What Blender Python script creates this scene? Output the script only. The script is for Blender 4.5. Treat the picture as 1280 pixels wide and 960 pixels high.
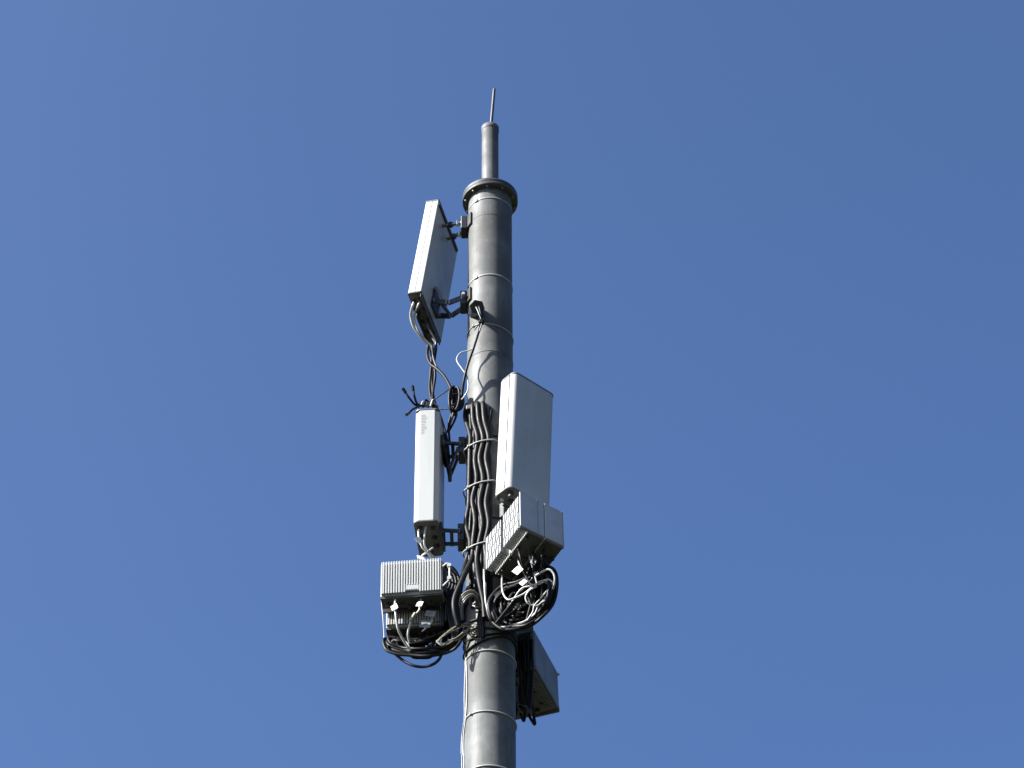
import bpy, bmesh, math, random
from mathutils import Vector, Matrix

random.seed(7)
for o in list(bpy.data.objects):
    bpy.data.objects.remove(o)
scene = bpy.context.scene
C = scene.collection
R = math.radians

# ------------------------------------------------------------------ camera
FPX = 3240.0                       # focal length in photo pixels (1280 wide)
PITCH = R(42.0)
ROLL = R(-0.43)
CAM = Vector((0.1715, -15.09, 1.6))
_r, _f, _u = Vector((1, 0, 0)), Vector((0, math.cos(PITCH), math.sin(PITCH))), Vector((0, -math.sin(PITCH), math.cos(PITCH)))
CR = _r * math.cos(ROLL) + _u * math.sin(ROLL)
CU = -_r * math.sin(ROLL) + _u * math.cos(ROLL)
CF = _f
cam_data = bpy.data.cameras.new('camera')
cam = bpy.data.objects.new('camera', cam_data)
C.objects.link(cam)
m = Matrix((CR, CU, -CF)).transposed().to_4x4()
m.translation = CAM
cam.matrix_world = m
cam_data.sensor_fit = 'HORIZONTAL'
cam_data.sensor_width = 36.0
cam_data.lens = 36.0 * FPX / 1280.0
cam_data.clip_start = 0.1
cam_data.clip_end = 6000.0
scene.camera = cam

# ------------------------------------------------------------------ sky, sun, exposure
SUN_AZ = R(69.0)        # to the left of the direction towards the camera
SUN_EL = R(35.0)
world = bpy.data.worlds.new('World')
scene.world = world
world.use_nodes = True
wn = world.node_tree.nodes
sky = wn.new('ShaderNodeTexSky')
sky.sky_type = 'NISHITA'
sky.sun_disc = False
sky.sun_elevation = SUN_EL
sky.sun_rotation = math.pi + SUN_AZ
sky.altitude = 0.0
sky.air_density = 0.8
sky.dust_density = 5.0
sky.ozone_density = 10.0
world.node_tree.links.new(sky.outputs['Color'], wn['Background'].inputs['Color'])
wn['Background'].inputs['Strength'].default_value = 0.067
sun_data = bpy.data.lights.new('sun', 'SUN')
sun_data.energy = 5.0
sun_data.angle = R(0.5)
sun_data.color = (1.0, 0.97, 0.91)
sun = bpy.data.objects.new('sun', sun_data)
C.objects.link(sun)
SUN_DIR = Vector((-math.sin(SUN_AZ) * math.cos(SUN_EL), -math.cos(SUN_AZ) * math.cos(SUN_EL), math.sin(SUN_EL)))
sun.rotation_euler = SUN_DIR.to_track_quat('Z', 'Y').to_euler()
sun.location = SUN_DIR * 60
scene.render.engine = 'CYCLES'
scene.view_settings.view_transform = 'Standard'
scene.view_settings.look = 'None'
scene.view_settings.gamma = 1.0
scene.view_settings.exposure = 1.8
scene.view_settings.use_curve_mapping = False

# ------------------------------------------------------------------ pixel helpers (direction only; depth is given)
def ray(px, py):
    return CF + CR * ((px - 640.0) / FPX) + CU * ((480.0 - py) / FPX)
def at(px, py, Y):
    d = ray(px, py)
    return CAM + d * ((Y - CAM.y) / d.y)
POLE_R = 0.18
def on(px, py, off=0.0):
    """nearest hit of the ray with the pole surface pushed out by off"""
    d = ray(px, py)
    rr = POLE_R + off
    a = d.x * d.x + d.y * d.y
    b = 2 * (CAM.x * d.x + CAM.y * d.y)
    c = CAM.x ** 2 + CAM.y ** 2 - rr * rr
    q = b * b - 4 * a * c
    t = (-b - math.sqrt(max(q, 0.0))) / (2 * a)
    return CAM + d * t

# ------------------------------------------------------------------ materials
def nodes_of(name):
    mt = bpy.data.materials.new(name)
    mt.use_nodes = True
    nt = mt.node_tree
    return mt, nt, nt.nodes['Principled BSDF']
def mix(nt, fac, a, b, blend='MIX'):
    n = nt.nodes.new('ShaderNodeMix')
    n.data_type = 'RGBA'
    n.blend_type = blend
    for sock, v in ((n.inputs[0], fac), (n.inputs[6], a), (n.inputs[7], b)):
        if hasattr(v, 'links') or isinstance(v, bpy.types.NodeSocket):
            nt.links.new(v, sock)
        elif isinstance(v, (int, float)):
            sock.default_value = v
        else:
            sock.default_value = (*v, 1.0)
    return n.outputs[2]
def noise(nt, scale, detail=4.0, stretch=(1, 1, 1), rough=0.55):
    tc = nt.nodes.new('ShaderNodeTexCoord')
    mp = nt.nodes.new('ShaderNodeMapping')
    mp.inputs['Scale'].default_value = stretch
    nz = nt.nodes.new('ShaderNodeTexNoise')
    nz.inputs['Scale'].default_value = scale
    nz.inputs['Detail'].default_value = detail
    nz.inputs['Roughness'].default_value = rough
    nt.links.new(tc.outputs['Object'], mp.inputs['Vector'])
    nt.links.new(mp.outputs['Vector'], nz.inputs['Vector'])
    return nz.outputs['Fac']
def ramp(nt, fac, lo, hi, a=0.0, b=1.0):
    n = nt.nodes.new('ShaderNodeMapRange')
    n.inputs['From Min'].default_value = lo
    n.inputs['From Max'].default_value = hi
    n.inputs['To Min'].default_value = a
    n.inputs['To Max'].default_value = b
    nt.links.new(fac, n.inputs['Value'])
    return n.outputs['Result']
def bump(nt, p, h, dist, strength=0.5):
    n = nt.nodes.new('ShaderNodeBump')
    n.inputs['Strength'].default_value = strength
    n.inputs['Distance'].default_value = dist
    nt.links.new(h, n.inputs['Height'])
    nt.links.new(n.outputs['Normal'], p.inputs['Normal'])
def worn(name, base, dirt, rough=0.5, metal=0.0, scale=6.0, amount=0.5, streak=0.4, bump_d=0.0006, spec=0.5):
    mt, nt, p = nodes_of(name)
    n1 = noise(nt, scale, 6.0)
    n2 = noise(nt, 9.0, 5.0, (1, 1, 0.12))
    c = mix(nt, ramp(nt, n1, 0.42, 0.72, 0.0, amount), base, dirt)
    c = mix(nt, ramp(nt, n2, 0.46, 0.72, 0.0, streak), c, dirt)
    nt.links.new(c, p.inputs['Base Color'])
    nt.links.new(ramp(nt, n1, 0.3, 0.7, rough - 0.08, rough + 0.1), p.inputs['Roughness'])
    p.inputs['Metallic'].default_value = metal
    p.inputs['Specular IOR Level'].default_value = spec
    bump(nt, p, noise(nt, scale * 12, 3.0), bump_d, 0.4)
    return mt

def pole_material():
    mt, nt, p = nodes_of('weathered_galvanised_paint')
    big = noise(nt, 3.2, 6.0)
    streak = noise(nt, 26.0, 5.0, (1, 1, 0.05))
    spot = noise(nt, 42.0, 3.0)
    band = noise(nt, 2.0, 3.0, (0.15, 0.15, 2.0))
    c = mix(nt, ramp(nt, big, 0.44, 0.60, 0.0, 0.75), (0.112, 0.116, 0.114), (0.058, 0.060, 0.060))
    c = mix(nt, ramp(nt, streak, 0.52, 0.75, 0.0, 0.45), c, (0.06, 0.06, 0.057))
    c = mix(nt, ramp(nt, band, 0.5, 0.7, 0.0, 0.25), c, (0.15, 0.15, 0.145))
    c = mix(nt, ramp(nt, spot, 0.64, 0.74, 0.0, 0.5), c, (0.165, 0.165, 0.158))
    patch = noise(nt, 11.0, 7.0, (1, 1, 0.5), 0.7)
    c = mix(nt, ramp(nt, patch, 0.5, 0.62, 0.0, 0.55), c, (0.074, 0.075, 0.073))
    c = mix(nt, ramp(nt, noise(nt, 55.0, 4.0, (1, 1, 0.03)), 0.56, 0.7, 0.0, 0.5), c, (0.058, 0.054, 0.048))
    stain = noise(nt, 5.0, 8.0, (1, 1, 0.22), 0.75)
    c = mix(nt, ramp(nt, stain, 0.52, 0.64, 0.0, 0.6), c, (0.052, 0.048, 0.041))
    c = mix(nt, ramp(nt, noise(nt, 130.0, 2.0), 0.66, 0.72, 0.0, 0.6), c, (0.05, 0.042, 0.034))
    nt.links.new(c, p.inputs['Base Color'])
    nt.links.new(ramp(nt, big, 0.3, 0.7, 0.5, 0.68), p.inputs['Roughness'])
    p.inputs['Metallic'].default_value = 0.0
    p.inputs['Specular IOR Level'].default_value = 0.2
    bump(nt, p, noise(nt, 70.0, 4.0), 0.0015, 0.35)
    return mt
M = {
    'pole': pole_material(),
    'radome': worn('white_radome_plastic', (0.345, 0.352, 0.342), (0.27, 0.272, 0.255), 0.42, 0, 5, 0.35, 0.45),
    'radome_back': worn('pale_grey_antenna_back', (0.60, 0.63, 0.62), (0.48, 0.50, 0.48), 0.5, 0, 5, 0.4, 0.45),
    'cap': worn('dark_grey_antenna_cap', (0.10, 0.105, 0.11), (0.07, 0.07, 0.07), 0.55),
    'plate': worn('grey_bottom_plate', (0.055, 0.053, 0.046), (0.033, 0.032, 0.028), 0.6, 0, 12, 0.7),
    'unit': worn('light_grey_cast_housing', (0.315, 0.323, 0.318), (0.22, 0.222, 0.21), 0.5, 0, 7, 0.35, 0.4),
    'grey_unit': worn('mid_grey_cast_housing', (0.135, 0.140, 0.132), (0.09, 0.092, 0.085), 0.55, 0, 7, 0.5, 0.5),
    'unit_floor': worn('dark_cast_connector_floor', (0.040, 0.039, 0.034), (0.025, 0.024, 0.021), 0.6, 0, 14, 0.7),
    'steel': worn('dull_galvanised_steel', (0.20, 0.205, 0.205), (0.11, 0.11, 0.10), 0.45, 0.6, 20, 0.7),
    'dark_steel': worn('dark_clamp_steel', (0.030, 0.031, 0.031), (0.018, 0.017, 0.016), 0.5, 0.4, 18, 0.7),
    'bright': worn('bright_zinc_bolt', (0.62, 0.63, 0.63), (0.40, 0.40, 0.38), 0.35, 0.7, 30, 0.5),
    'black': worn('black_rubber_cable', (0.006, 0.006, 0.0065), (0.010, 0.0098, 0.0095), 0.48, 0, 25, 0.6, 0.3, 0.0003, 0.16),
    'grey_cable': worn('grey_sheathed_cable', (0.030, 0.030, 0.030), (0.018, 0.018, 0.018), 0.42, 0, 25, 0.6),
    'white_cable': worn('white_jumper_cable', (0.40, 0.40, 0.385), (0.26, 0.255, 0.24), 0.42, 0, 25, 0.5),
    'beige_cable': worn('yellowed_fibre_cable', (0.20, 0.175, 0.12), (0.12, 0.105, 0.07), 0.5, 0, 25, 0.6),
    'tie': worn('white_nylon_tie', (0.26, 0.26, 0.245), (0.18, 0.175, 0.16), 0.5, 0, 20, 0.4),
    'flange': worn('dark_flange_steel', (0.032, 0.034, 0.035), (0.020, 0.019, 0.018), 0.55, 0.1, 20, 0.7),
    'band': worn('dull_steel_band', (0.22, 0.22, 0.21), (0.15, 0.15, 0.14), 0.45, 0.2, 20, 0.5),
    'tag': worn('white_paper_tag', (0.62, 0.62, 0.60), (0.5, 0.49, 0.46), 0.6, 0, 30, 0.4),
    'grey_tag': worn('grey_metal_tag', (0.22, 0.225, 0.225), (0.16, 0.16, 0.155), 0.5, 0, 30, 0.4),
    'print': worn('faded_grey_print', (0.235, 0.24, 0.24), (0.28, 0.285, 0.28), 0.6, 0, 40, 0.6),
    'port': worn('black_port_plastic', (0.018, 0.018, 0.018), (0.03, 0.03, 0.03), 0.55),
}
mt, nt, p = nodes_of('dry_grass_and_soil')
c = mix(nt, ramp(nt, noise(nt, 0.35, 8.0), 0.4, 0.62), (0.028, 0.036, 0.016), (0.044, 0.038, 0.027))
c = mix(nt, ramp(nt, noise(nt, 9.0, 6.0), 0.4, 0.7, 0, 0.6), c, (0.020, 0.028, 0.012))
nt.links.new(c, p.inputs['Base Color'])
p.inputs['Roughness'].default_value = 0.95
bump(nt, p, noise(nt, 30.0, 4.0), 0.04, 0.6)
M['ground'] = mt

# ------------------------------------------------------------------ mesh helpers
class MB:
    def __init__(self):
        self.v, self.f, self.s = [], [], []
    def add(self, verts, faces, smooth=False, T=None):
        n = len(self.v)
        self.v += [tuple(T @ Vector(q)) if T is not None else tuple(q) for q in verts]
        self.f += [tuple(i + n for i in fc) for fc in faces]
        self.s += [smooth] * len(faces)
        return self
    def box(self, c, d, rot=None, bev=0.0, seg=1):
        bm = bmesh.new()
        bmesh.ops.create_cube(bm, size=1.0)
        for q in bm.verts:
            q.co = Vector((q.co.x * d[0], q.co.y * d[1], q.co.z * d[2]))
        if bev > 0:
            bmesh.ops.bevel(bm, geom=list(bm.edges), offset=bev, segments=seg, affect='EDGES', profile=0.5)
        bm.verts.index_update()
        c = Vector(c)
        vs = [c + (rot @ q.co if rot is not None else q.co) for q in bm.verts]
        fs = [[q.index for q in fc.verts] for fc in bm.faces]
        bm.free()
        return self.add(vs, fs)
    def bar(self, a, b, w, h, up=Vector((0, 0, 1)), bev=0.0):
        a, b = Vector(a), Vector(b)
        d = (b - a)
        L = d.length
        d.normalize()
        s = d.cross(up)
        if s.length < 1e-4:
            s = d.cross(Vector((0, 1, 0)))
        s.normalize()
        t = s.cross(d)
        rot = Matrix((d, s, t)).transposed()
        return self.box((a + b) / 2, (L, w, h), rot, bev)
    def cyl(self, a, b, r, seg=16, r2=None, cap=True):
        a, b = Vector(a), Vector(b)
        r2 = r if r2 is None else r2
        d = (b - a).normalized()
        s = d.orthogonal().normalized()
        t = d.cross(s)
        vs = []
        for q, rr in ((a, r), (b, r2)):
            for k in range(seg):
                an = 2 * math.pi * k / seg
                vs.append(q + (s * math.cos(an) + t * math.sin(an)) * rr)
        self.add(vs, [(k, (k + 1) % seg, seg + (k + 1) % seg, seg + k) for k in range(seg)], True)
        if cap:
            self.add(vs[:seg], [tuple(reversed(range(seg)))])
            self.add(vs[seg:], [tuple(range(seg))])
        return self
    def lathe(self, prof, seg=64, closed=False):
        vs = []
        for r, z in prof:
            for k in range(seg):
                an = 2 * math.pi * k / seg
                vs.append((r * math.cos(an), r * math.sin(an), z))
        n = len(prof)
        fs = []
        for i in range(n - (0 if closed else 1)):
            j = (i + 1) % n
            for k in range(seg):
                k2 = (k + 1) % seg
                fs.append((i * seg + k, i * seg + k2, j * seg + k2, j * seg + k))
        return self.add(vs, fs, True)
    def tube(self, pts, r, seg=8, closed=False, step=6, caps=True):
        P = spline(pts, step, closed)
        n = len(P)
        tang = []
        for i in range(n):
            a = P[(i - 1) % n] if (closed or i > 0) else P[0]
            b = P[(i + 1) % n] if (closed or i < n - 1) else P[-1]
            d = b - a
            tang.append(d.normalized() if d.length > 1e-9 else Vector((0, 0, 1)))
        s = tang[0].orthogonal().normalized()
        vs = []
        for i in range(n):
            s = (s - tang[i] * s.dot(tang[i]))
            s = s.normalized() if s.length > 1e-6 else tang[i].orthogonal().normalized()
            t = tang[i].cross(s)
            for k in range(seg):
                an = 2 * math.pi * k / seg
                vs.append(P[i] + (s * math.cos(an) + t * math.sin(an)) * r)
        fs = []
        for i in range(n if closed else n - 1):
            j = (i + 1) % n
            for k in range(seg):
                k2 = (k + 1) % seg
                fs.append((i * seg + k, i * seg + k2, j * seg + k2, j * seg + k))
        self.add(vs, fs, True)
        if caps and not closed:
            self.add(vs[:seg], [tuple(reversed(range(seg)))])
            self.add(vs[-seg:], [tuple(range(seg))])
        return self
    def extrude_profile(self, prof, z0, z1, edge=0.0):
        """prof: closed 2D outline (counter clockwise); edge: small chamfer at both ends"""
        n = len(prof)
        cx = sum(q[0] for q in prof) / n
        cy = sum(q[1] for q in prof) / n
        rings = []
        def ring(z, k):
            out = []
            for x, y in prof:
                d = math.hypot(x - cx, y - cy)
                s = 1 - k / d if d > 1e-6 else 1
                out.append((cx + (x - cx) * s, cy + (y - cy) * s, z))
            return out
        if edge > 0:
            lv = [(z0, edge), (z0 + edge, 0), (z1 - edge, 0), (z1, edge)]
        else:
            lv = [(z0, 0), (z1, 0)]
        vs = []
        for z, k in lv:
            vs += ring(z, k)
        fs = []
        for i in range(len(lv) - 1):
            for k in range(n):
                k2 = (k + 1) % n
                fs.append((i * n + k, i * n + k2, (i + 1) * n + k2, (i + 1) * n + k))
        fs.append(tuple(reversed(range(n))))
        fs.append(tuple(range((len(lv) - 1) * n, len(lv) * n)))
        return self.add(vs, fs)

def spline(pts, step=6, closed=False):
    pts = [Vector(q) for q in pts]
    n = len(pts)
    if n < 3:
        return pts
    out = []
    for i in range(n if closed else n - 1):
        p0 = pts[(i - 1) % n] if (closed or i > 0) else pts[0] * 2 - pts[1]
        p1 = pts[i]
        p2 = pts[(i + 1) % n]
        p3 = pts[(i + 2) % n] if (closed or i < n - 2) else pts[-1] * 2 - pts[-2]
        for k in range(step):
            t = k / step
            out.append(0.5 * ((2 * p1) + (p2 - p0) * t + (2 * p0 - 5 * p1 + 4 * p2 - p3) * t * t + (3 * p1 - p0 - 3 * p2 + p3) * t ** 3))
    if not closed:
        out.append(pts[-1])
    return out

def rrect(u0, u1, v0, v1, r, seg=5):
    """rounded rectangle; r may be one radius or four (u0v0, u1v0, u1v1, u0v1)"""
    rs = r if isinstance(r, (tuple, list)) else (r,) * 4
    out = []
    for (cx, cy, a0, rr) in ((u0 + rs[0], v0 + rs[0], 180, rs[0]), (u1 - rs[1], v0 + rs[1], 270, rs[1]),
                             (u1 - rs[2], v1 - rs[2], 0, rs[2]), (u0 + rs[3], v1 - rs[3], 90, rs[3])):
        for k in range(seg + 1):
            a = R(a0 + 90.0 * k / seg)
            out.append((cx + rr * math.cos(a), cy + rr * math.sin(a)))
    return out

def mesh_of(name, mb, mat, auto=True):
    me = bpy.data.meshes.new(name)
    me.from_pydata(mb.v, [], mb.f)
    me.polygons.foreach_set('use_smooth', mb.s)
    me.materials.append(M[mat])
    me.update()
    return me
def obj(name, mb, mat, parent=None, world=False):
    """world=True: the vertices are given in world space and are brought into the parent's space"""
    me = mesh_of(name, mb, mat)
    o = bpy.data.objects.new(name, me)
    C.objects.link(o)
    if parent is not None:
        o.parent = parent
        if world:
            me.transform(WM[parent].inverted())
            WM[o] = WM[parent].copy()
        else:
            WM[o] = WM[parent].copy()
    else:
        WM[o] = Matrix.Identity(4)
    return o
WM = {}
def tag(o, label, cat=None, group=None, kind=None):
    o['label'] = label
    if cat:
        o['category'] = cat
    if group:
        o['group'] = group
    if kind:
        o['kind'] = kind
    return o
def thing(name, label, cat, mat4=None, group=None):
    o = bpy.data.objects.new(name, None)
    o.empty_display_size = 0.1
    C.objects.link(o)
    mat4 = mat4 if mat4 is not None else Matrix.Identity(4)
    o.matrix_world = mat4
    WM[o] = mat4.copy()
    return tag(o, label, cat, group)
def pose(c, yaw, pt, q):
    return Matrix.Translation(Vector(c)) @ Matrix.Rotation(R(yaw), 4, 'Z') @ Matrix.Rotation(R(pt), 4, 'Y') @ Matrix.Rotation(R(q), 4, 'X')
def share(name, me, parent, loc, rot=None):
    o = bpy.data.objects.new(name, me)
    C.objects.link(o)
    o.parent = parent
    o.location = loc
    if rot is not None:
        o.rotation_euler = rot
    return o

# ------------------------------------------------------------------ ground
g = MB()
N = 40
S = 3000.0
pts = [math.copysign((abs(k) / (N / 2)) ** 3, k) * S for k in range(-N // 2, N // 2 + 1)]
for a in pts:
    for b in pts:
        d = math.hypot(a, b)
        g.v.append((a, b, 0.25 * math.sin(a * 0.011) * math.cos(b * 0.013) * min(1, d / 60)))
for i in range(N):
    for j in range(N):
        g.f.append((i * (N + 1) + j, (i + 1) * (N + 1) + j, (i + 1) * (N + 1) + j + 1, i * (N + 1) + j + 1))
        g.s.append(True)
gr = obj('ground', g, 'ground')
tag(gr, 'grassy soil around the foot of the mast', kind='structure')

# ------------------------------------------------------------------ monopole
Z_FL = 17.222          # underside of the top flange
mono = thing('monopole', 'tall grey weathered steel tube mast topped by a bolted flange and spire', 'mast')
sh = obj('shaft', MB().lathe([(POLE_R, -0.3), (POLE_R, 4.0), (POLE_R, 10.0), (POLE_R, 15.0), (POLE_R, Z_FL + 0.002)], 96), 'pole', mono)
for zz, rr in ((Z_FL - 0.125, 0.0035), (Z_FL - 0.31, 0.0020), (on(612, 438).z, 0.0030), (on(612, 872).z - 2.2, 0.003)):
    obj('weld_seam', MB().lathe([(POLE_R - 0.002, zz - 0.006), (POLE_R + rr, zz - 0.002), (POLE_R + rr, zz + 0.002), (POLE_R - 0.002, zz + 0.006)], 96), 'pole', sh)
fl = obj('top_flange', MB().lathe([(0.10, Z_FL), (0.228, Z_FL), (0.231, Z_FL + 0.003), (0.231, Z_FL + 0.031), (0.228, Z_FL + 0.034),
                                   (0.228, Z_FL + 0.037), (0.231, Z_FL + 0.040), (0.231, Z_FL + 0.067), (0.228, Z_FL + 0.070), (0.05, Z_FL + 0.070)], 96), 'flange', mono)
nut = mesh_of('flange_bolt', MB().cyl((0, 0, -0.016), (0, 0, 0), 0.011, 6), 'steel')
for k in range(10):
    an = R(36 * k + 12)
    share('flange_bolt', nut, fl, (0.207 * math.cos(an), 0.207 * math.sin(an), Z_FL))
Z_T = at(613.5, 160, 0).z
TR = 0.0715
ms = obj('spire_tube', MB().lathe([(TR, Z_FL + 0.060), (TR, Z_T - 0.05), (TR, Z_T)], 48), 'pole', mono)
obj('spire_collar', MB().lathe([(TR, Z_FL + 0.069), (TR + 0.012, Z_FL + 0.071), (TR + 0.004, Z_FL + 0.084), (TR, Z_FL + 0.088)], 48), 'pole', ms)
obj('spire_cap', MB().lathe([(TR, Z_T - 0.055), (TR + 0.004, Z_T - 0.050), (TR + 0.004, Z_T - 0.004), (TR - 0.006, Z_T + 0.006), (0.02, Z_T + 0.014), (0.0, Z_T + 0.014)], 48), 'pole', ms)
rod0 = Vector((0.006, 0, Z_T))
rod1 = at(617.8, 111.5, -0.02)
obj('lightning_rod', MB().cyl(rod0, rod1, 0.0135, 14, 0.0125), 'flange', mono)
# cable outlet that sticks out of the shaft above the loose splice
b0 = on(593, 394, -0.05)
b1 = at(596.5, 384, -0.315)
port = obj('cable_outlet', MB().cyl(b0, b1, 0.054, 6), 'dark_steel', mono)
obj('outlet_rim', MB().cyl(b0 + (b1 - b0) * 0.90, b0 + (b1 - b0) * 1.02, 0.061, 6), 'dark_steel', port)
# hatch where the feeder cables leave the shaft
h0 = on(595, 512, 0.0)
hx = MB()
obj('feeder_outlet', hx.box(h0 + Vector((0, -0.004, 0.02)), (0.15, 0.06, 0.05), Matrix.Rotation(R(-18), 3, 'Z'), 0.01, 2), 'dark_steel', mono)
o = obj('concrete_footing', MB().extrude_profile(rrect(-0.7, 0.7, -0.7, 0.7, 0.05), -0.4, 0.18, 0.02), 'grey_tag', mono)

# ------------------------------------------------------------------ panel antennas
def connectors(parent, spots, z, r=0.016, h=0.035):
    me = mesh_of('connector', MB().cyl((0, 0, -h), (0, 0, 0), r, 12).cyl((0, 0, -0.012), (0, 0, 0), r * 1.4, 6), 'port')
    for (x, y) in spots:
        share('connector', me, parent, (x, y, z))
def antenna(label, mat4, du, dv, dh, front, rad, group='panel antennas on the mast', seam=True):
    """local u right, v away, w up. front: '-u' or '-v', the side that carries the radome"""
    t = thing('panel_antenna', label, 'antenna', mat4, group)
    hu, hv, hw = du / 2, dv / 2, dh / 2
    if front == '-v':
        s = -hv + 0.048
        obj('radome', MB().extrude_profile(rrect(-hu, hu, -hv, s, (rad, rad, 0.004, 0.004), 8), -hw, hw, 0.002), 'radome', t)
        obj('seam_gasket', MB().extrude_profile(rrect(-hu + 0.009, hu - 0.009, s - 0.006, s + 0.022, 0.002, 1), -hw + 0.004, hw - 0.004), 'cap', t)
        obj('back_shell', MB().extrude_profile(rrect(-hu + 0.001, hu - 0.001, s + 0.015, hv, (0.004, 0.004, 0.03, 0.03)), -hw, hw, 0.002), 'radome', t)
    elif not seam:
        obj('radome', MB().extrude_profile(rrect(-hu, hu, -hv, hv, rad, 1), -hw, hw, 0.002), 'radome', t)
    else:
        s = -hu + du * 0.52
        obj('radome', MB().extrude_profile(rrect(-hu, s, -hv, hv, (rad, 0.003, 0.003, rad), 8), -hw, hw, 0.002), 'radome', t)
        obj('seam_gasket', MB().extrude_profile(rrect(s - 0.003, s + 0.004, -hv + 0.003, hv - 0.003, 0.001, 1), -hw + 0.004, hw - 0.004), 'print', t)
        obj('back_shell', MB().extrude_profile(rrect(s + 0.003, hu, -hv + 0.0005, hv - 0.0005, (0.003, rad * 0.7, rad * 0.7, 0.003)), -hw, hw, 0.002), 'radome', t)
    obj('top_cap', MB().extrude_profile(rrect(-hu - 0.003, hu + 0.003, -hv - 0.003, hv + 0.003, rad), hw - 0.003, hw + 0.010, 0.002), 'cap', t)
    bp = obj('bottom_plate', MB().extrude_profile(rrect(-hu - 0.001, hu + 0.001, -hv - 0.001, hv + 0.001, rad), -hw - 0.012, -hw + 0.003, 0.002), 'plate', t)
    return t, bp

def pole_clamp(parent, z, ang, span=70, h=0.09, arms=None, sep=0.075, thick=0.016, back=None):
    """jaw on the pole facing angle ang (degrees, world), with a jaw on the far side and two long bolts; arms: list of world points the arms run to"""
    d = Vector((math.cos(R(ang)), math.sin(R(ang)), 0))
    s = Vector((-d.y, d.x, 0))
    def jaw(sign):
        mb = MB()
        n = 14
        vs = []
        for zz in (z - h / 2, z + h / 2):
            for rr in (POLE_R + 0.002, POLE_R + 0.002 + thick):
                for k in range(n + 1):
                    a = R(ang + (0 if sign > 0 else 180) - span / 2 + span * k / n)
                    vs.append((rr * math.cos(a), rr * math.sin(a), zz))
        m1 = n + 1
        fs = []
        for k in range(n):
            fs += [(k, k + 1, m1 + k + 1, m1 + k), (2 * m1 + k + 1, 2 * m1 + k, 3 * m1 + k, 3 * m1 + k + 1),
                   (k + 1, k, 2 * m1 + k, 2 * m1 + k + 1), (m1 + k, m1 + k + 1, 3 * m1 + k + 1, 3 * m1 + k)]
        fs += [(0, m1, 3 * m1, 2 * m1), (n, 2 * m1 + n, 3 * m1 + n, m1 + n)]
        mb.add(vs, fs)
        e = d * sign
        # stiffener rib that carries the arms
        if sign > 0:
            mb.box(Vector((0, 0, z)) + e * (POLE_R + 0.035), (0.05, 2 * sep + 0.03, h * 1.1), Matrix((e, s, Vector((0, 0, 1)))).transposed(), 0.004)
        return mb
    j = obj('pole_clamp', jaw(1), 'dark_steel', parent, True)
    if back:
        zb_ = z + back - 0.02
        obj('steel_band', MB().lathe([(POLE_R + 0.0005, zb_ - 0.009), (POLE_R + 0.004, zb_ - 0.008), (POLE_R + 0.004, zb_ + 0.008), (POLE_R + 0.0005, zb_ + 0.009)], 72), 'band', parent, True)
        ba = R(232)
        obj('band_buckle', MB().box(((POLE_R + 0.006) * math.cos(ba), (POLE_R + 0.006) * math.sin(ba), zb_), (0.03, 0.012, 0.026), Matrix.Rotation(ba + math.pi / 2, 3, 'Z'), 0.002), 'steel', parent, True)
    return d, s, j

def arm(parent, a, b, w=0.035, h=0.008, mat='dark_steel', bolt=True):
    o = obj('bracket_arm', MB().bar(a, b, w, h, Vector((0, 0, 1)), 0.0015), mat, parent, True)
    if bolt:
        a, b = Vector(a), Vector(b)
        for q in (a + (b - a) * 0.1, a + (b - a) * 0.9):
            obj('bracket_bolt', MB().cyl(q - Vector((0, 0, 0.018)), q + Vector((0, 0, 0.018)), 0.011, 6), 'steel', parent, True)
    return o

# upper left antenna
P1M = pose((-0.466, 0.10, 16.532), -16.2, 4.2, -7.0)
P1, P1B = antenna('slim white panel antenna tilted below the top flange, alone on its side of the mast', P1M, 0.114, 0.552, 1.168, '-u', 0.012)
rng = random.Random(3)
connectors(P1B, [(-0.028, -0.19), (0.028, -0.20), (-0.025, -0.08), (0.026, -0.10), (-0.025, 0.03), (0.027, 0.02), (-0.026, 0.14), (0.024, 0.15)], -0.592, 0.014, 0.04)
obj('bottom_rim', MB().box((0.052, 0, -0.615), (0.006, 0.53, 0.05), None, 0.001).box((-0.052, 0.05, -0.606), (0.006, 0.40, 0.03), None, 0.001), 'plate', P1)
def l2w(Mt, q):
    return Mt @ Vector(q)
zt = at(575, 284, 0).z
pole_clamp(P1, zt, 180, 72, 0.13, sep=0.05, back=on(612, 247).z - zt + 0.02)
for q in (-0.055, 0.055):
    a = Vector((-0.215, q, zt)); b = l2w(P1M, (0.057, q * 1.3 - 0.04, zt - 16.532 + 0.03))
    arm(P1, a, b, 0.022, 0.022, 'steel', False)
    obj('bracket_bolt', MB().cyl(a + (b - a) * 0.30 - Vector((0, 0, 0.02)), a + (b - a) * 0.30 + Vector((0, 0, 0.02)), 0.018, 6), 'bright', P1, True)
    obj('bracket_bolt', MB().cyl(a + (b - a) * 0.62 - Vector((0, 0.016, 0)), a + (b - a) * 0.62 + Vector((0, 0.016, 0)), 0.024, 6), 'dark_steel', P1, True)
obj('back_rail', MB().box((0.064, 0.0, 0.545), (0.014, 0.50, 0.036), None, 0.003), 'dark_steel', P1)
zb = at(572, 378, 0).z
pole_clamp(P1, zb, 180, 72, 0.13, sep=0.05, back=on(612, 343).z - zb + 0.02)
for q in (-0.06, 0.06):
    a = Vector((-0.215, q, zb)); bb = l2w(P1M, (0.070, q * 1.4 + 0.02, -0.46))
    k = (a + bb) / 2 + Vector((0.0, 0, -0.05))
    arm(P1, a, k, 0.012, 0.05)
    arm(P1, k, bb, 0.012, 0.05)
    arm(P1, l2w(P1M, (0.070, q * 1.4 + 0.02, -0.30)), k, 0.010, 0.028, 'steel')
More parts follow.
